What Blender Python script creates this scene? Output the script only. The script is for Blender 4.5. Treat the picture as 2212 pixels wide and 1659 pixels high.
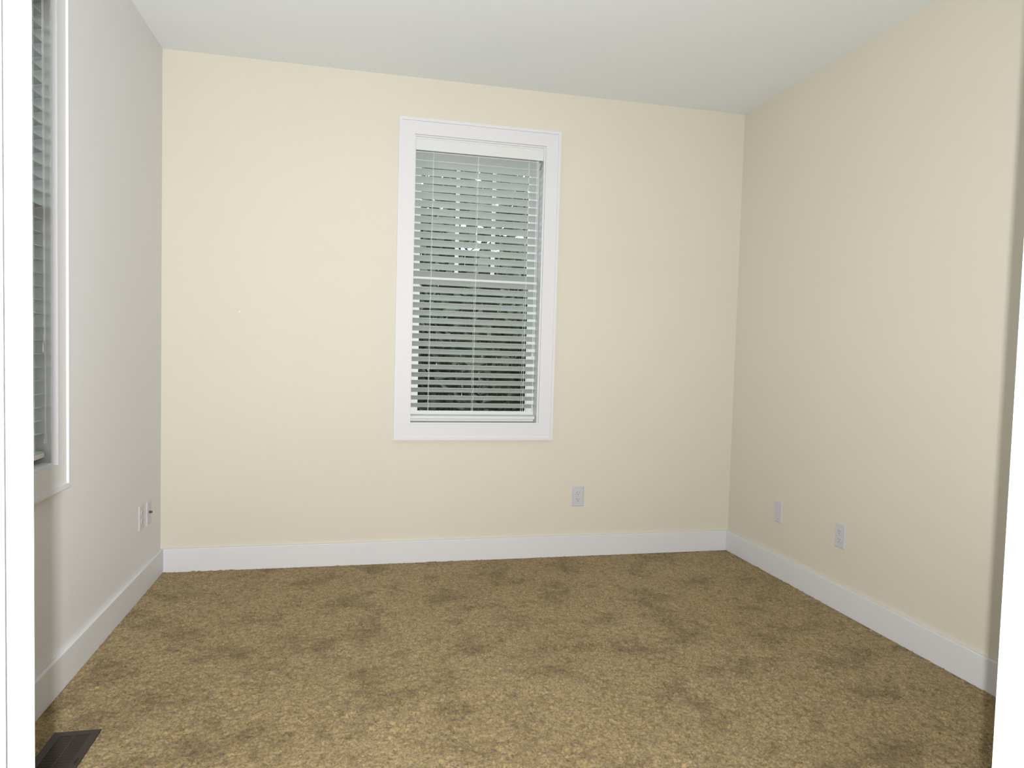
import bpy, bmesh, math, random
import numpy as np
from mathutils import Vector, Matrix

for o in list(bpy.data.objects): bpy.data.objects.remove(o)
S = bpy.context.scene
COL = S.collection
RNG = random.Random(7)

# ------------------------------------------------------------------ camera
CAM = Vector((0.9416, -3.7717, 1.1636))
YAW, PITCH, ROLL = math.radians(12.822), math.radians(-2.641), math.radians(1.570)
cF = Vector((math.sin(YAW)*math.cos(PITCH), math.cos(YAW)*math.cos(PITCH), math.sin(PITCH)))
cR0 = Vector((math.cos(YAW), -math.sin(YAW), 0)); cU0 = cR0.cross(cF)
cR = cR0*math.cos(ROLL) + cU0*math.sin(ROLL)
cU = cU0*math.cos(ROLL) - cR0*math.sin(ROLL)
rot = Matrix((cR, cU, -cF)).transposed()
cam = bpy.data.cameras.new('camera'); cam_o = bpy.data.objects.new('camera', cam); COL.objects.link(cam_o)
cam_o.matrix_world = Matrix.Translation(CAM) @ rot.to_4x4()
cam.sensor_width = 36; cam.sensor_fit = 'HORIZONTAL'; cam.lens = 1500.1*36/2212; cam.clip_start = 0.02
S.camera = cam_o

# ------------------------------------------------------------------ world, lights, exposure
w = bpy.data.worlds.new('sky'); S.world = w; w.use_nodes = True
bg = w.node_tree.nodes['Background']; bg.inputs[0].default_value = (0.84, 0.93, 1.0, 1); bg.inputs[1].default_value = 7.0

# the camera's own flash: a small rectangle just behind and above the lens
fl = bpy.data.lights.new('camera_flash', 'AREA'); fl.shape = 'RECTANGLE'; fl.size = 0.010; fl.size_y = 0.008
fl.spread = math.radians(158); fl.energy = 80; fl.color = (1.0, 1.0, 1.0)
fo = bpy.data.objects.new('camera_flash', fl); COL.objects.link(fo)
FLASH_AIM = Matrix.Rotation(math.radians(10), 3, 'Y') @ Matrix.Rotation(math.radians(12), 3, 'X')   # beam turned up and left to shape brightness across the back wall
fo.matrix_world = Matrix.Translation(Vector((0.934, -3.796, 1.1636+0.045))) @ (rot @ FLASH_AIM).to_4x4()

S.view_settings.view_transform = 'Standard'; S.view_settings.look = 'None'
S.view_settings.exposure = 0.0; S.view_settings.gamma = 1.0; S.view_settings.use_curve_mapping = False

# ------------------------------------------------------------------ sizes
W, H = 3.167, 2.60
YF = -3.272            # room face of the front wall
T = 0.16               # outer wall thickness
TF = 0.125             # front wall thickness

# ------------------------------------------------------------------ materials
def srgb(r, g, b):
    f = lambda c: (c/12.92 if c <= 0.04045 else ((c+0.055)/1.055)**2.4)
    return (f(r/255), f(g/255), f(b/255), 1)

def mat(name, col, rough=0.6, spec=0.3, metal=0.0, bump=None, vary=None):
    """principled material; bump=(scale, strength, distance); vary=(scale, amount)"""
    m = bpy.data.materials.new(name); m.use_nodes = True
    nt = m.node_tree; b = nt.nodes['Principled BSDF']
    b.inputs['Base Color'].default_value = col; b.inputs['Roughness'].default_value = rough
    b.inputs['Specular IOR Level'].default_value = spec; b.inputs['Metallic'].default_value = metal
    tc = nt.nodes.new('ShaderNodeTexCoord')
    if bump:
        n = nt.nodes.new('ShaderNodeTexNoise'); n.inputs['Scale'].default_value = bump[0]; n.inputs['Detail'].default_value = 3
        bp = nt.nodes.new('ShaderNodeBump'); bp.inputs['Strength'].default_value = bump[1]; bp.inputs['Distance'].default_value = bump[2]
        nt.links.new(tc.outputs['Object'], n.inputs['Vector']); nt.links.new(n.outputs['Fac'], bp.inputs['Height'])
        nt.links.new(bp.outputs['Normal'], b.inputs['Normal'])
    if vary:
        n = nt.nodes.new('ShaderNodeTexNoise'); n.inputs['Scale'].default_value = vary[0]; n.inputs['Detail'].default_value = 4
        r = nt.nodes.new('ShaderNodeValToRGB')
        a = vary[1]
        r.color_ramp.elements[0].position = 0.3; r.color_ramp.elements[1].position = 0.7
        r.color_ramp.elements[0].color = (col[0]*(1-a), col[1]*(1-a), col[2]*(1-a), 1)
        r.color_ramp.elements[1].color = (min(1, col[0]*(1+a)), min(1, col[1]*(1+a)), min(1, col[2]*(1+a)), 1)
        nt.links.new(tc.outputs['Object'], n.inputs['Vector']); nt.links.new(n.outputs['Fac'], r.inputs['Fac'])
        nt.links.new(r.outputs['Color'], b.inputs['Base Color'])
    return m

M = {}
M['wall'] = mat('cream_wall_paint', (0.672, 0.634, 0.536, 1), 0.55, 0.25, bump=(170, 0.10, 0.002), vary=(1.3, 0.012))
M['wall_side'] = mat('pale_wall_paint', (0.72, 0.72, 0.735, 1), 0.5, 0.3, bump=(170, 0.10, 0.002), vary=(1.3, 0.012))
M['ceiling'] = mat('ceiling_paint', (0.82, 0.85, 0.87, 1), 0.8, 0.15, bump=(120, 0.12, 0.002))
M['trim'] = mat('white_trim_paint', (0.70, 0.70, 0.72, 1), 0.5, 0.35, bump=(40, 0.03, 0.001))
M['blind'] = mat('blind_slat_vinyl', (0.525, 0.565, 0.543, 1), 0.45, 0.35, bump=(60, 0.03, 0.001))
M['valance'] = mat('blind_valance_vinyl', (0.69, 0.70, 0.70, 1), 0.45, 0.35, bump=(60, 0.03, 0.001))
M['cord'] = mat('blind_cord', (0.85, 0.87, 0.84, 1), 0.8, 0.1, vary=(300, 0.05))
M['vinyl'] = mat('window_vinyl', (0.74, 0.76, 0.75, 1), 0.4, 0.4, bump=(30, 0.02, 0.001))
M['plate'] = mat('outlet_plastic', (0.57, 0.56, 0.59, 1), 0.35, 0.4, vary=(60, 0.02))
M['slot'] = mat('outlet_slot_dark', (0.10, 0.095, 0.09, 1), 0.6, 0.2, vary=(80, 0.1))
M['metal'] = mat('painted_nail_glint', (0.92, 0.91, 0.86, 1), 0.3, 0.6, 0.0, vary=(200, 0.05))  # pale non-metal colour paints the glint on the nail
M['jack'] = mat('jack_metal', (0.16, 0.15, 0.13, 1), 0.4, 0.5, 0.8, vary=(200, 0.1))
M['register'] = mat('brown_register_metal', (0.036, 0.026, 0.021, 1), 0.45, 0.4, bump=(200, 0.05, 0.001), vary=(12, 0.1))
M['duct'] = mat('duct_inside', (0.02, 0.018, 0.016, 1), 0.7, 0.2, vary=(12, 0.1))
M['bark'] = mat('bark', (0.018, 0.015, 0.011, 1), 0.9, 0.1, bump=(30, 0.6, 0.02), vary=(8, 0.3))
M['leaf_dark'] = mat('dark_leaf', (0.009, 0.013, 0.005, 1), 0.5, 0.3, vary=(3, 0.35))
M['leaf_light'] = mat('yellow_green_leaf', (0.020, 0.022, 0.005, 1), 0.5, 0.3, vary=(3, 0.35))
M['leaf_tree'] = mat('tree_leaf', (0.045, 0.06, 0.03, 1), 0.5, 0.3, vary=(3, 0.35))
M['earth'] = mat('garden_earth', (0.014, 0.012, 0.008, 1), 0.95, 0.1, bump=(12, 0.5, 0.03), vary=(2, 0.3))
M['siding'] = mat('outer_siding', (0.5, 0.48, 0.44, 1), 0.7, 0.2, bump=(20, 0.1, 0.003))

def glass():
    m = bpy.data.materials.new('window_glass'); m.use_nodes = True
    nt = m.node_tree; nt.nodes.clear()
    out = nt.nodes.new('ShaderNodeOutputMaterial'); mix = nt.nodes.new('ShaderNodeMixShader')
    tr = nt.nodes.new('ShaderNodeBsdfTransparent'); gl = nt.nodes.new('ShaderNodeBsdfGlossy'); fr = nt.nodes.new('ShaderNodeFresnel')
    tr.inputs[0].default_value = (0.93, 0.96, 0.94, 1); gl.inputs['Roughness'].default_value = 0.02; fr.inputs['IOR'].default_value = 1.45
    nt.links.new(fr.outputs[0], mix.inputs[0]); nt.links.new(tr.outputs[0], mix.inputs[1]); nt.links.new(gl.outputs[0], mix.inputs[2])
    nt.links.new(mix.outputs[0], out.inputs[0])
    return m
M['glass'] = glass()

def carpet():
    m = bpy.data.materials.new('brown_plush_carpet'); m.use_nodes = True
    nt = m.node_tree; b = nt.nodes['Principled BSDF']
    b.inputs['Roughness'].default_value = 0.95; b.inputs['Specular IOR Level'].default_value = 0.05
    b.inputs['Sheen Weight'].default_value = 0.15; b.inputs['Sheen Roughness'].default_value = 0.5
    tc = nt.nodes.new('ShaderNodeTexCoord')
    def noise(scale, detail, rough=0.55):
        n = nt.nodes.new('ShaderNodeTexNoise'); n.inputs['Scale'].default_value = scale
        n.inputs['Detail'].default_value = detail; n.inputs['Roughness'].default_value = rough
        nt.links.new(tc.outputs['Object'], n.inputs['Vector']); return n
    def ramp(n, p0, c0, p1, c1):
        r = nt.nodes.new('ShaderNodeValToRGB'); e = r.color_ramp.elements
        e[0].position, e[0].color = p0, c0; e[1].position, e[1].color = p1, c1
        nt.links.new(n.outputs['Fac'], r.inputs['Fac']); return r
    def mul(a, c):
        x = nt.nodes.new('ShaderNodeMix'); x.data_type = 'RGBA'; x.blend_type = 'MULTIPLY'; x.inputs[0].default_value = 1
        nt.links.new(a.outputs[0] if a.bl_idname != 'ShaderNodeMix' else a.outputs[2], x.inputs[6]); nt.links.new(c.outputs[0], x.inputs[7]); return x
    yarn_shade = ramp(noise(135, 4, 0.65), 0.32, (0.195, 0.138, 0.063, 1), 0.60, (0.455, 0.346, 0.180, 1))  # dark stop paints the shade between tufts into the yarn colour
    clump = ramp(noise(42, 6, 0.7), 0.36, (0.62, 0.59, 0.55, 1), 0.52, (1, 1, 1, 1))       # darker mottles at random, mid-sized
    pile_shade = ramp(noise(4.5, 9, 0.72), 0.38, (0.66, 0.63, 0.58, 1), 0.51, (1, 1, 1, 1))     # shading of leaning pile in trodden patches, painted into the colour
    tone = ramp(noise(1.2, 2), 0.3, (0.90, 0.88, 0.80, 1), 0.7, (1, 1, 1, 1))
    c = mul(mul(mul(yarn_shade, clump), pile_shade), tone)
    nt.links.new(c.outputs[2], b.inputs['Base Color'])
    n = noise(420, 3); bp = nt.nodes.new('ShaderNodeBump'); bp.inputs['Strength'].default_value = 0.7; bp.inputs['Distance'].default_value = 0.003
    nt.links.new(n.outputs['Fac'], bp.inputs['Height']); nt.links.new(bp.outputs['Normal'], b.inputs['Normal'])
    return m
M['carpet'] = carpet()

# ------------------------------------------------------------------ helpers
def link(name, bm, m, parent=None, bevel=0.0, smooth=False):
    if bevel:
        bmesh.ops.bevel(bm, geom=list(bm.edges), offset=bevel, segments=2, profile=0.6, affect='EDGES', clamp_overlap=True)
    bmesh.ops.recalc_face_normals(bm, faces=bm.faces)
    me = bpy.data.meshes.new(name); bm.to_mesh(me); bm.free()
    return link_me(name, me, m, parent, smooth)
def link_me(name, me, m, parent=None, smooth=False):
    if m and not me.materials: me.materials.append(m)
    if smooth: me.polygons.foreach_set('use_smooth', [True]*len(me.polygons))
    o = bpy.data.objects.new(name, me); COL.objects.link(o)
    if parent: o.parent = parent
    return o
def box(bm, a, b):
    x0, x1 = sorted((a[0], b[0])); y0, y1 = sorted((a[1], b[1])); z0, z1 = sorted((a[2], b[2]))
    v = [bm.verts.new(p) for p in ((x0,y0,z0),(x1,y0,z0),(x1,y1,z0),(x0,y1,z0),(x0,y0,z1),(x1,y0,z1),(x1,y1,z1),(x0,y1,z1))]
    for f in ((0,3,2,1),(4,5,6,7),(0,1,5,4),(1,2,6,5),(2,3,7,6),(3,0,4,7)): bm.faces.new([v[i] for i in f])
def newbox(a, b):
    bm = bmesh.new(); box(bm, a, b); return bm
def prism(bm, pts0, pts1):
    """closed prism between two rings of 3-D points"""
    n = len(pts0)
    A = [bm.verts.new(p) for p in pts0]; B = [bm.verts.new(p) for p in pts1]
    bm.faces.new(A); bm.faces.new(B[::-1])
    for i in range(n): bm.faces.new((A[i], B[i], B[(i+1) % n], A[(i+1) % n]))
def tube(bm, pts, r, n=8):
    rings = []
    for i, p in enumerate(pts):
        p = Vector(p); d = (Vector(pts[min(i+1, len(pts)-1)]) - Vector(pts[max(i-1, 0)])).normalized()
        a = d.orthogonal().normalized(); c = d.cross(a)
        rings.append([bm.verts.new(p + r*(a*math.cos(2*math.pi*k/n) + c*math.sin(2*math.pi*k/n))) for k in range(n)])
    for q, s in zip(rings, rings[1:]):
        for k in range(n): bm.faces.new((q[k], q[(k+1) % n], s[(k+1) % n], s[k]))
    bm.faces.new(rings[0][::-1]); bm.faces.new(rings[-1])
def empty(name, loc=(0,0,0), rz=0):
    e = bpy.data.objects.new(name, None); COL.objects.link(e); e.location = loc; e.rotation_euler = (0,0,rz)
    e.empty_display_size = 0.1; return e
def struct(o, label=None, cat=None):
    o['kind'] = 'structure'
    if label: o['label'] = label
    if cat: o['category'] = cat
    return o
def tag(o, label, cat, group=None):
    o['label'] = label; o['category'] = cat
    if group: o['group'] = group
    return o

# ------------------------------------------------------------------ window openings (u along the wall, v up)
V0, V1 = 0.758, 2.305            # bottom and top of the openings
B0, B1 = 1.232, 1.957            # back window, along x
L0, L1 = -2.000, -1.275          # left window, along y

# ------------------------------------------------------------------ room shell
def wall_with_hole(to, u0, u1, h0, h1, v0, v1, top, n0, n1):
    bm = bmesh.new()
    box(bm, to(u0, 0, n0), to(h0, top, n1)); box(bm, to(h1, 0, n0), to(u1, top, n1))
    if v0 > 0: box(bm, to(h0, 0, n0), to(h1, v0, n1))
    if v1 < top: box(bm, to(h0, v1, n0), to(h1, top, n1))
    return bm
toB = lambda u, v, n: (u, -n, v)        # back wall frame: n points into the room
toL = lambda u, v, n: (n, u, v)         # left wall frame
struct(link('wall_back', wall_with_hole(toB, 0, W, B0, B1, V0, V1, H, -T, 0), M['wall']), 'cream painted back wall around the blind-covered window', 'wall')
struct(link('wall_left', wall_with_hole(toL, YF, T, L0, L1, V0, V1, H, -T, 0), M['wall_side']), 'pale left wall with the window beside the doorway', 'wall')
struct(link('wall_right', newbox((W, YF, 0), (W+T, T, H)), M['wall']), 'cream right wall with two white wall plates near the floor', 'wall')
struct(link('ceiling', newbox((-T, YF-TF, H), (W+T, T, H+0.12)), M['ceiling']), 'plain white painted ceiling', 'ceiling')

# doorway in the front wall, through which the room is seen
DX0, DX1, DH = 0.7414-0.018, 1.5225+0.018, 2.05
toF = lambda u, v, n: (u, YF+n, v)
struct(link('wall_front', wall_with_hole(toF, -T, W+T, DX0, DX1, 0, DH+0.018, H, -TF, 0), M['wall']), 'cream front wall around the doorway', 'wall')
# hallway behind the doorway
HX0, HX1, HY0, HY1, HH = -0.30, 2.70, -5.05, YF-TF, 2.45
struct(link('wall_hall_left', newbox((HX0-0.1, HY0, 0), (HX0, HY1, HH)), M['wall']), 'cream hallway wall on the left of the doorway', 'wall')
struct(link('wall_hall_right', newbox((HX1, HY0, 0), (HX1+0.1, HY1, HH)), M['wall']), 'cream hallway wall on the right of the doorway', 'wall')
struct(link('wall_hall_rear', newbox((HX0-0.1, HY0-0.1, 0), (HX1+0.1, HY0, HH)), M['wall']), 'cream hallway wall opposite the doorway', 'wall')
struct(link('ceiling_hall', newbox((HX0-0.1, HY0-0.1, HH), (HX1+0.1, HY1, HH+0.1)), M['ceiling']), 'white hallway ceiling', 'ceiling')
struct(link('floor_hall', newbox((HX0-0.1, HY0-0.1, -0.1), (HX1+0.1, YF-0.03, 0.0)), M['carpet']), 'brown carpeted hallway floor outside the doorway', 'floor')

# floor slab with a duct hole for the register
RX0, RX1, RY0, RY1 = 0.118, 0.206, -1.840, -1.556     # duct hole
def floor_bm():
    bm = bmesh.new(); a = (-T, YF-0.03); c = (W+T, T)
    box(bm, (a[0], a[1], -0.12), (RX0, c[1], -0.012)); box(bm, (RX1, a[1], -0.12), (c[0], c[1], -0.012))
    box(bm, (RX0, a[1], -0.12), (RX1, RY0, -0.012)); box(bm, (RX0, RY1, -0.12), (RX1, c[1], -0.012))
    return bm
floor = struct(link('floor', floor_bm(), M['carpet']), 'brown plush carpeted floor', 'floor')

# carpet pile: one displaced surface (nobody could count the tufts)
def smooth_noise(rs, nx, ny, cell):
    gx, gy = int(nx/cell)+3, int(ny/cell)+3
    g = rs.random((gy, gx))
    X = np.arange(nx)/cell; Y = np.arange(ny)/cell
    xi = X.astype(int); yi = Y.astype(int); fx = X-xi; fy = Y-yi
    fx = fx*fx*(3-2*fx); fy = fy*fy*(3-2*fy)
    a = g[np.ix_(yi, xi)]; b = g[np.ix_(yi, xi+1)]; c = g[np.ix_(yi+1, xi)]; d = g[np.ix_(yi+1, xi+1)]
    return (a*(1-fx)+b*fx)*(1-fy)[:, None] + (c*(1-fx)+d*fx)*fy[:, None]
def carpet_pile():
    step = 0.0045
    nx, ny = int(W/step)+1, int(-YF/step)+1
    rs = np.random.RandomState(3)
    xs = np.linspace(0, W, nx); ys = np.linspace(YF, 0, ny)
    z = (rs.random((ny, nx))-0.5)*0.0052 + (smooth_noise(rs, nx, ny, 2.6)-0.5)*0.0075
    z += (smooth_noise(rs, nx, ny, 9)-0.5)*0.004 + (smooth_noise(rs, nx, ny, 40)-0.5)*0.004
    jx = (rs.random((ny, nx))-0.5)*step*0.7; jy = (rs.random((ny, nx))-0.5)*step*0.7
    jx[:, 0] = jx[:, -1] = 0; jy[0] = jy[-1] = 0
    co = np.empty((ny, nx, 3)); co[..., 0] = xs[None]+jx; co[..., 1] = ys[:, None]+jy; co[..., 2] = z
    idx = np.arange(nx*ny).reshape(ny, nx)
    q = np.stack([idx[:-1, :-1], idx[:-1, 1:], idx[1:, 1:], idx[1:, :-1]], -1).reshape(-1, 4)
    cx = xs[:-1]+step/2; cy = ys[:-1]+step/2
    hole = ((cx[None] > RX0) & (cx[None] < RX1) & (cy[:, None] > RY0) & (cy[:, None] < RY1)).reshape(-1)
    q = q[~hole]
    me = bpy.data.meshes.new('carpet_pile')
    me.vertices.add(nx*ny); me.vertices.foreach_set('co', co.reshape(-1).astype(np.float32))
    me.loops.add(len(q)*4); me.loops.foreach_set('vertex_index', q.reshape(-1).astype(np.int32))
    me.polygons.add(len(q)); me.polygons.foreach_set('loop_start', np.arange(0, len(q)*4, 4, dtype=np.int32))
    me.polygons.foreach_set('loop_total', np.full(len(q), 4, np.int32))
    me.update(calc_edges=True)
    me.polygons.foreach_set('use_smooth', np.ones(len(q), bool))
    o = link_me('carpet_pile', me, M['carpet'])
    o['kind'] = 'stuff'; o['label'] = 'brown plush carpet pile with painted shading in trodden patches'; o['category'] = 'carpet'
carpet_pile()

# baseboards: flat board with eased top edge
BH, BT = 0.122, 0.015
def baseboard(name, a, b, label):
    struct(link(name, newbox(a, b), M['trim'], bevel=0.003), label, 'baseboard')
baseboard('baseboard_back', (BT, -BT, 0.0), (W-BT, 0, BH), 'white baseboard along the back wall under the window')
baseboard('baseboard_left', (0, YF, 0.0), (BT, 0, BH), 'white baseboard along the left wall')
baseboard('baseboard_right', (W-BT, YF, 0.0), (W, 0, BH), 'white baseboard along the right wall')

# ------------------------------------------------------------------ door frame
def door_frame():
    d = struct(empty('door_1', ((DX0+DX1)/2, YF, 0)), 'white door frame at the edges of the view', 'door frame')
    def part(name, a, b, bev=0.0015):
        o = link(name, newbox(a, b), M['trim'], bevel=bev); o.parent = d; o.matrix_parent_inverse = Matrix.Translation(-d.location); return o
    e = 0.002
    part('jamb', (DX0, YF-TF-e, 0), (DX0+0.018, YF+e, DH))
    part('jamb', (DX1-0.018, YF-TF-e, 0), (DX1, YF+e, DH))
    part('head_jamb', (DX0, YF-TF-e, DH), (DX1, YF+e, DH+0.018))
    s0, s1 = YF-0.062-0.035, YF-0.062
    part('door_stop', (DX0+0.018, s0, 0), (DX0+0.029, s1, DH-0.011))
    part('door_stop', (DX1-0.029, s0, 0), (DX1-0.018, s1, DH-0.011))
    part('door_stop', (DX0+0.018, s0, DH-0.011), (DX1-0.018, s1, DH))
    for ya, yb in ((YF, YF+0.016), (YF-TF-0.016, YF-TF)):
        part('casing_board', (DX0-0.075, ya, 0), (DX0+0.012, yb, DH+0.006), 0.002)
        part('casing_board', (DX1-0.012, ya, 0), (DX1+0.075, yb, DH+0.006), 0.002)
        part('casing_board', (DX0-0.075, ya, DH+0.006), (DX1+0.075, yb, DH+0.092), 0.002)
door_frame()

# ------------------------------------------------------------------ windows
def ring_pieces(to, outer, inner, n0, n1):
    """four mitred boards of a rectangular frame"""
    (ou0, ov0, ou1, ov1), (iu0, iv0, iu1, iv1) = outer, inner
    O = [(ou0,ov0),(ou1,ov0),(ou1,ov1),(ou0,ov1)]; I = [(iu0,iv0),(iu1,iv0),(iu1,iv1),(iu0,iv1)]
    for k in range(4):
        ring = [O[k], O[(k+1)%4], I[(k+1)%4], I[k]]
        bm = bmesh.new(); prism(bm, [to(u, v, n0) for u, v in ring], [to(u, v, n1) for u, v in ring]); yield bm

def window(name, to, u0, u1, label):
    root = struct(empty(name, to((u0+u1)/2, V0, 0)), label, 'window')
    inv = Matrix.Translation(-root.location)
    def part(nm, bm, m, bev=0.0, parent=None):
        o = link(nm, bm, M[m], bevel=bev)
        o.parent = parent or root
        if parent is None: o.matrix_parent_inverse = inv
        return o
    cw = 0.081
    inner = (u0+0.002, V0+0.002, u1-0.002, V1-0.002); outer = (u0-cw, V0-cw-0.004, u1+cw, V1+cw)
    band = 0.015
    mid = (outer[0]+band, outer[1]+band, outer[2]-band, outer[3]-band)
    for bm in ring_pieces(to, mid, inner, 0.0, 0.014): part('casing_board', bm, 'trim')
    for bm in ring_pieces(to, outer, mid, 0.0, 0.021): part('back_band', bm, 'trim')
    lin = (u0+0.010, V0+0.010, u1-0.010, V1-0.010)
    for bm in ring_pieces(to, (u0, V0, u1, V1), lin, -T, 0.0): part('jamb_liner', bm, 'trim', 0.001)
    # vinyl double-hung unit: three panes over one
    a0, a1, b0, b1 = lin[0], lin[2], lin[1], lin[3]
    meet = 1.545
    def sash(nm, v0, v1, n0, n1, st, top, bot, munt):
        fr = bmesh.new()
        box(fr, to(a0, v0, n0), to(a0+st, v1, n1)); box(fr, to(a1-st, v0, n0), to(a1, v1, n1))
        box(fr, to(a0+st, v1-top, n0), to(a1-st, v1, n1)); box(fr, to(a0+st, v0, n0), to(a1-st, v0+bot, n1))
        s = part(nm, fr, 'vinyl')
        g0, g1 = a0+st, a1-st; nm_ = (n0+n1)/2
        us = [g0+(g1-g0)*k/(munt+1) for k in range(munt+2)]
        for k in range(munt+1):
            part('pane', newbox(to(us[k], v0+bot, nm_-0.003), to(us[k+1], v1-top, nm_+0.003)), 'glass', 0, s)
        for k in range(1, munt+1):
            part('muntin', newbox(to(us[k]-0.009, v0+bot, nm_-0.011), to(us[k]+0.009, v1-top, nm_+0.011)), 'vinyl', 0, s)
        return s
    sash('upper_sash', meet-0.008, b1, -0.148, -0.118, 0.043, 0.115, 0.034, 2)
    sash('lower_sash', b0, meet+0.028, -0.114, -0.084, 0.043, 0.040, 0.055, 0)
    part('sash_lock', newbox(to((u0+u1)/2-0.03, meet+0.028, -0.108), to((u0+u1)/2+0.03, meet+0.042, -0.088)), 'vinyl', 0.003)
    return root
window('window_1', toB, B0, B1, 'white cased window in the back wall behind the closed blind')
window('window_2', toL, L0, L1, 'white cased window in the left wall beside the doorway')

# ------------------------------------------------------------------ blinds
def rounded_slat(wd, th, length, n=6):
    """slat with a slightly crowned section, lying along local x, width along local y"""
    bm = bmesh.new()
    prof = []
    for k in range(n+1):
        t = -1+2*k/n; prof.append((t*wd/2, th/2 + 0.0012*(1-t*t)))
    for k in range(n, -1, -1):
        t = -1+2*k/n; prof.append((t*wd/2, -th/2 + 0.0012*(1-t*t)))
    prism(bm, [(-length/2, y, z) for y, z in prof], [(length/2, y, z) for y, z in prof])
    bmesh.ops.recalc_face_normals(bm, faces=bm.faces)
    me = bpy.data.meshes.new('slat'); bm.to_mesh(me); bm.free(); me.materials.append(M['blind']); return me

PITCH_S, SLW, TILT = 0.0421, 0.049, math.radians(30.5)
slat_me = None
def blind(to, rz, u0, u1, label, tilt=TILT):
    """built in a local frame: x along the window, -y into the room, z up; origin at the sill"""
    global slat_me
    uc = (u0+u1)/2; ln = (u1-u0)-0.024
    lo = to(uc, 0, 0)
    root = tag(empty('window_blind', (lo[0], lo[1], 0), rz), label, 'blind', 'slatted window blinds')
    sh = -0.004
    if slat_me is None: slat_me = rounded_slat(SLW, 0.0028, ln)
    P = lambda nm, bm, m, bev=0.0, par=root, smooth=False: link(nm, bm, M[m], par, bev, smooth)
    yc = 0.045
    P('head_rail', newbox((-ln/2, 0.022, 2.238), (ln/2, 0.070, 2.290)), 'valance', 0.002)
    v = P('valance', newbox((-(u1-u0)/2+0.010, 0.004, 2.226), ((u1-u0)/2-0.010, 0.016, 2.292)), 'valance', 0.003)
    link('valance_lip', newbox((-(u1-u0)/2+0.010, 0.001, 2.284), ((u1-u0)/2-0.010, 0.010, 2.294)), M['valance'], v, 0.001)
    # slats: room edge up, outer edge down
    zb = 0.838                                   # gap under the lowest slat
    zs = []
    k = 0
    while zb + PITCH_S*(k+0.5) < 2.222:
        z = zb + PITCH_S*(k+0.5); zs.append(z)
        o = bpy.data.objects.new('slat', slat_me); COL.objects.link(o); o.parent = root
        o.location = (sh + RNG.uniform(-0.001, 0.001), yc, z); o.rotation_euler = (-tilt + RNG.uniform(-0.012, 0.012), RNG.uniform(-0.0012, 0.0012), 0)
        k += 1
    br = P('bottom_rail', newbox((-ln/2+sh, yc-0.026, 0.786), (ln/2+sh, yc+0.024, 0.803)), 'valance', 0.003)
    P('slat', newbox((-ln/2+sh, yc-0.025, 0.8035), (ln/2+sh, yc+0.025, 0.8065)), 'blind', 0.001)
    dy = SLW/2*math.cos(tilt)+0.002
    for u in (-0.255, -0.010, 0.275):
        bm = bmesh.new()
        for y in (yc-dy, yc+dy): tube(bm, [(u, y, 0.805), (u, y, 2.24)], 0.0008, 6)
        for z in zs: tube(bm, [(u, yc-dy, z-0.006+0.5*SLW*math.sin(tilt)), (u, yc+dy, z-0.006-0.5*SLW*math.sin(tilt))], 0.0007, 5)
        P('ladder_cord', bm, 'cord')
        link('rail_button', newbox((u-0.006, yc-0.006, 0.782), (u+0.006, yc+0.006, 0.7858)), M['valance'], br, 0.001)
    ys = 0.012
    for q, (u, zend) in enumerate(((0.318, 1.16), (0.326, 0.87))):
        bm = bmesh.new(); tube(bm, [(u, ys, 2.226), (u+0.002, ys-0.002, 1.6), (u+0.001, ys-0.003, zend)], 0.0012, 6)
        c = P('lift_cord', bm, 'cord')
        bm = bmesh.new()
        tube(bm, [(u+0.001, ys-0.003, zend), (u+0.001, ys-0.003, zend-0.008)], 0.003, 8); tube(bm, [(u+0.001, ys-0.003, zend-0.008), (u+0.001, ys-0.003, zend-0.036)], 0.0045, 8)
        link('tassel', bm, M['valance'], c)
    return root
blind(toB, 0, B0, B1, 'white two inch slat blind in the back wall window')
blind(toL, math.radians(90), L0, L1, 'white slat blind at left edge in the left wall window', math.radians(14))

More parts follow.
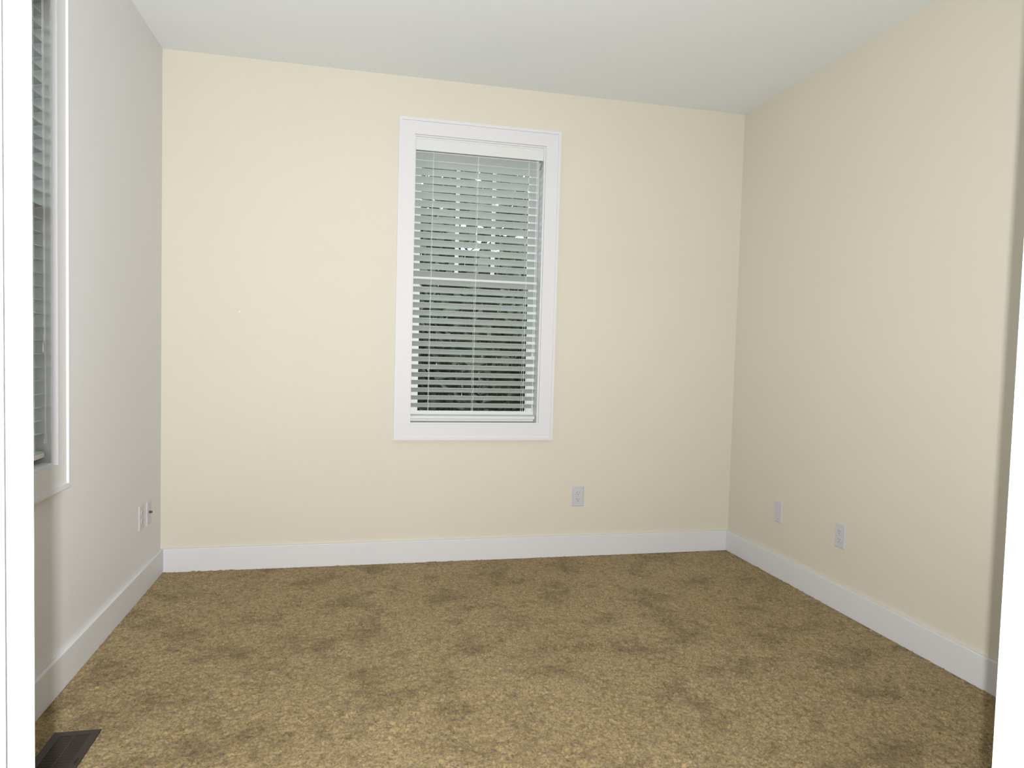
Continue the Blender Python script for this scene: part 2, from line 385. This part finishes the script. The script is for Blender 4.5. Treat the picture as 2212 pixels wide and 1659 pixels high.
# ------------------------------------------------------------------ wall plates (local frame: x along the wall, -y into the room)
def wall_plate(kind, loc, rz, label, group=None):
    root = tag(empty('wall_outlet' if kind == 'duplex' else 'wall_plate', loc, rz), label, 'outlet' if kind == 'duplex' else 'wall plate', group)
    pw, ph, pt = 0.070, 0.1145, 0.006
    bm = bmesh.new()
    o_ = [(-pw/2,-ph/2),(pw/2,-ph/2),(pw/2,ph/2),(-pw/2,ph/2)]; i_ = [(x*0.90, z*0.94) for x, z in o_]
    A = [bm.verts.new((x, 0, z)) for x, z in o_]; B = [bm.verts.new((x, -pt*0.45, z)) for x, z in o_]; C = [bm.verts.new((x, -pt, z)) for x, z in i_]
    for P_, Q in ((A, B), (B, C)):
        for k in range(4): bm.faces.new((P_[k], P_[(k+1)%4], Q[(k+1)%4], Q[k]))
    bm.faces.new(C); bm.faces.new(A[::-1])
    link('plate', bm, M['plate'], root)
    def screw(z):
        b = bmesh.new(); tube(b, [(0, -pt+0.0005, z), (0, -pt-0.0012, z)], 0.0033, 10); s = link('screw', b, M['plate'], root)
        link('screw_slot', newbox((-0.0026, -pt-0.0014, z-0.0004), (0.0026, -pt-0.0011, z+0.0004)), M['slot'], s)
    if kind == 'duplex':
        screw(0)
        for s in (-1, 1):
            zc = s*0.0195
            b = bmesh.new(); ring = []
            for k in range(20):
                a = 2*math.pi*k/20; ring.append((0.0172*math.cos(a), max(-0.0135, min(0.0135, 0.0172*math.sin(a)))))
            prism(b, [(x, -pt+0.0005, zc+z) for x, z in ring], [(x, -pt-0.0022, zc+z) for x, z in ring])
            r = link('receptacle', b, M['plate'], root)
            y0, y1 = -pt-0.0018, -pt-0.0026
            link('slot', newbox((-0.0075, y0, zc-0.0015), (-0.0055, y1, zc+0.0065)), M['slot'], r)
            link('slot', newbox((0.0055, y0, zc-0.0005), (0.0072, y1, zc+0.0060)), M['slot'], r)
            b = bmesh.new(); tube(b, [(0, y0, zc-0.0075), (0, y1, zc-0.0075)], 0.0024, 10); link('ground_hole', b, M['slot'], r)
    else:
        screw(0.0417); screw(-0.0417)
        if kind == 'coax':
            b = bmesh.new(); tube(b, [(0, -pt+0.001, 0.004), (0, -pt-0.003, 0.004)], 0.0075, 6); j = link('jack_nut', b, M['jack'], root)
            b = bmesh.new(); tube(b, [(0, -pt-0.0028, 0.004), (0, -pt-0.012, 0.004)], 0.0048, 12); link('jack_barrel', b, M['jack'], j)
        elif kind == 'phone':
            link('jack_opening', newbox((-0.006, -pt-0.0008, -0.006), (0.006, -pt+0.001, 0.005)), M['plate'], root)
    return root
wall_plate('duplex', (2.205, 0, 0.347), 0, 'white duplex outlet on the back wall right of the window')
wall_plate('phone', (W, -0.503, 0.351), math.radians(-90), 'white wall plate on the right wall nearer the corner')
wall_plate('duplex', (W, -0.990, 0.350), math.radians(-90), 'white duplex outlet on the right wall nearer the doorway')
wall_plate('duplex', (0, -0.335, 0.362), math.radians(90), 'duplex outlet on the left wall farther from the corner')
wall_plate('coax', (0, -0.215, 0.355), math.radians(90), 'wall plate with dark cable jack beside the left back corner')

# small nail left in the back wall
def nail():
    bm = bmesh.new(); tube(bm, [(0, 0.006, 0), (0, -0.010, 0.003)], 0.0011, 8); tube(bm, [(0, -0.010, 0.003), (0, -0.0115, 0.0033)], 0.0030, 10)
    o = link('nail', bm, M['metal']); o.location = (0.370, 0, 1.327)
    tag(o, 'tiny nail with painted glint in the back wall left of the window', 'nail')
nail()

# ------------------------------------------------------------------ floor register
def register():
    x0, x1, y0, y1 = 0.099, 0.224, -1.860, -1.536
    root = tag(empty('floor_register', ((x0+x1)/2, (y0+y1)/2, 0)), 'dark brown metal floor vent beside the left wall baseboard', 'floor vent')
    cx, cy = root.location[0], root.location[1]
    zt = 0.0075
    a = (x0-cx, y0-cy, x1-cx, y1-cy); h = (RX0-cx+0.004, RY0-cy+0.004, RX1-cx-0.004, RY1-cy-0.004)
    toZ = lambda u, v, n: (u, v, n)
    bm = bmesh.new()
    for pcs in ring_pieces(toZ, a, h, 0.003, zt):
        me = bpy.data.meshes.new('t'); pcs.to_mesh(me); pcs.free(); bm.from_mesh(me); bpy.data.meshes.remove(me)
    bmesh.ops.remove_doubles(bm, verts=bm.verts, dist=1e-5)
    link('frame', bm, M['register'], root)
    n = 20
    fin = newbox((h[0], -0.0042, -0.004), (h[2], 0.0042, zt-0.0012)); me = bpy.data.meshes.new('louver'); fin.to_mesh(me); fin.free(); me.materials.append(M['register'])
    for k in range(n):
        o = bpy.data.objects.new('louver', me); COL.objects.link(o); o.parent = root
        o.location = (0, h[1]+(h[3]-h[1])*(k+0.5)/n, 0); o.rotation_euler = (math.radians(18), 0, 0)
    link('center_bar', newbox((-0.003, h[1], -0.006), (0.003, h[3], zt-0.0006)), M['register'], root)
    link('duct', newbox((h[0]-0.003, h[1]-0.003, -0.11), (h[2]+0.003, h[3]+0.003, -0.03)), M['duct'], root)
    link('damper_lever', newbox((0.047, -0.012, zt-0.001), (0.052, 0.012, zt+0.004)), M['register'], root, 0.001)
register()

# ------------------------------------------------------------------ outdoors, seen only between the slats
struct(link('ground', newbox((-9, T+0.02, -0.5), (12, 14, -0.35)), M['earth']), 'dark garden ground outside the back window', 'ground')
struct(link('ground_side', newbox((-9, -9, -0.5), (-T-0.02, T+0.02, -0.35)), M['earth']), 'dark garden ground outside the left window', 'ground')
def fence():  # added as a dark backdrop to block the low sky between the slats
    root = tag(empty('backdrop_fence', (3.0, 7.4, -0.35)), 'added dark plank fence that hides the low sky behind the garden', 'fence')
    me = bpy.data.meshes.new('plank'); b = newbox((-0.068, -0.01, 0.0), (0.068, 0.01, 3.10)); b.to_mesh(me); b.free(); me.materials.append(M['bark'])
    for k in range(60):
        o = bpy.data.objects.new('plank', me); COL.objects.link(o); o.parent = root
        o.location = (-4.2+0.14*k, RNG.uniform(-0.004, 0.004), RNG.uniform(-0.02, 0.0))
    for z in (0.4, 2.2): link('rail', newbox((-4.3, 0.016, z), (4.2, 0.05, z+0.09)), M['bark'], root)
fence()
def foliage(name, centre, radii, n, size, m, label, cat, trunk, seed, group):
    rs = np.random.RandomState(seed)
    root = tag(empty(name, (centre[0], centre[1], -0.35)), label, cat, group)
    p = rs.normal(size=(n, 3)); p /= np.linalg.norm(p, axis=1)[:, None]; p *= (rs.random(n)**0.42)[:, None]
    p = p*np.array(radii) + np.array([0, 0, centre[2]+0.35])
    a = rs.normal(size=(n, 3)); a /= np.linalg.norm(a, axis=1)[:, None]
    b = np.cross(a, rs.normal(size=(n, 3))); b /= np.linalg.norm(b, axis=1)[:, None]
    c = np.cross(a, b)
    s = size*(0.6+0.8*rs.random(n))[:, None]
    V = np.stack([p-a*s, p+b*s*0.42+c*s*0.12, p+a*s, p-b*s*0.42+c*s*0.12], 1).reshape(-1, 3)
    F = [(i, i+1, i+2, i+3) for i in range(0, 4*n, 4)]
    me = bpy.data.meshes.new('foliage'); me.from_pydata(V.tolist(), [], F)
    o = link_me('foliage', me, M[m], root); o['kind'] = 'stuff'
    bm = bmesh.new(); zc = centre[2]+0.35
    tube(bm, [(0, 0, 0), (0.03, 0.02, zc*0.5), (-0.03, 0.05, zc*1.1)], trunk, 10)
    for k in range(6):
        a_ = k*1.05; z = zc*(0.45+0.09*k)
        tube(bm, [(0.0, 0.02, z), (0.35*radii[0]*math.cos(a_), 0.35*radii[1]*math.sin(a_), z+0.3*radii[2])], trunk*0.4, 7)
    link('trunk', bm, M['bark'], root)
foliage('shrub', (1.15, 2.6, 0.75), (0.9, 0.8, 1.1), 4200, 0.075, 'leaf_dark', 'dark leafy shrub outside the left part of the back window', 'shrub', 0.03, 11, 'garden plants outside the window')
foliage('shrub', (3.05, 3.0, 0.9), (0.95, 0.9, 1.2), 4600, 0.075, 'leaf_light', 'yellow green leafy shrub outside the right part of the back window', 'shrub', 0.03, 12, 'garden plants outside the window')
foliage('tree', (2.2, 5.6, 3.6), (2.4, 1.5, 2.6), 1500, 0.15, 'leaf_tree', 'dark leafy tree behind the shrubs outside the back window', 'tree', 0.12, 13, 'garden plants outside the window')
foliage('tree', (4.6, 9.7, 3.6), (3.6, 2.0, 3.9), 1500, 0.22, 'leaf_tree', 'tall dark tree farthest from the back window', 'tree', 0.16, 14, 'garden plants outside the window')
foliage('tree', (-4.2, 2.6, 1.6), (1.5, 1.6, 1.9), 5000, 0.12, 'leaf_dark', 'dark leafy tree outside the left window', 'tree', 0.10, 15, 'garden plants outside the window')
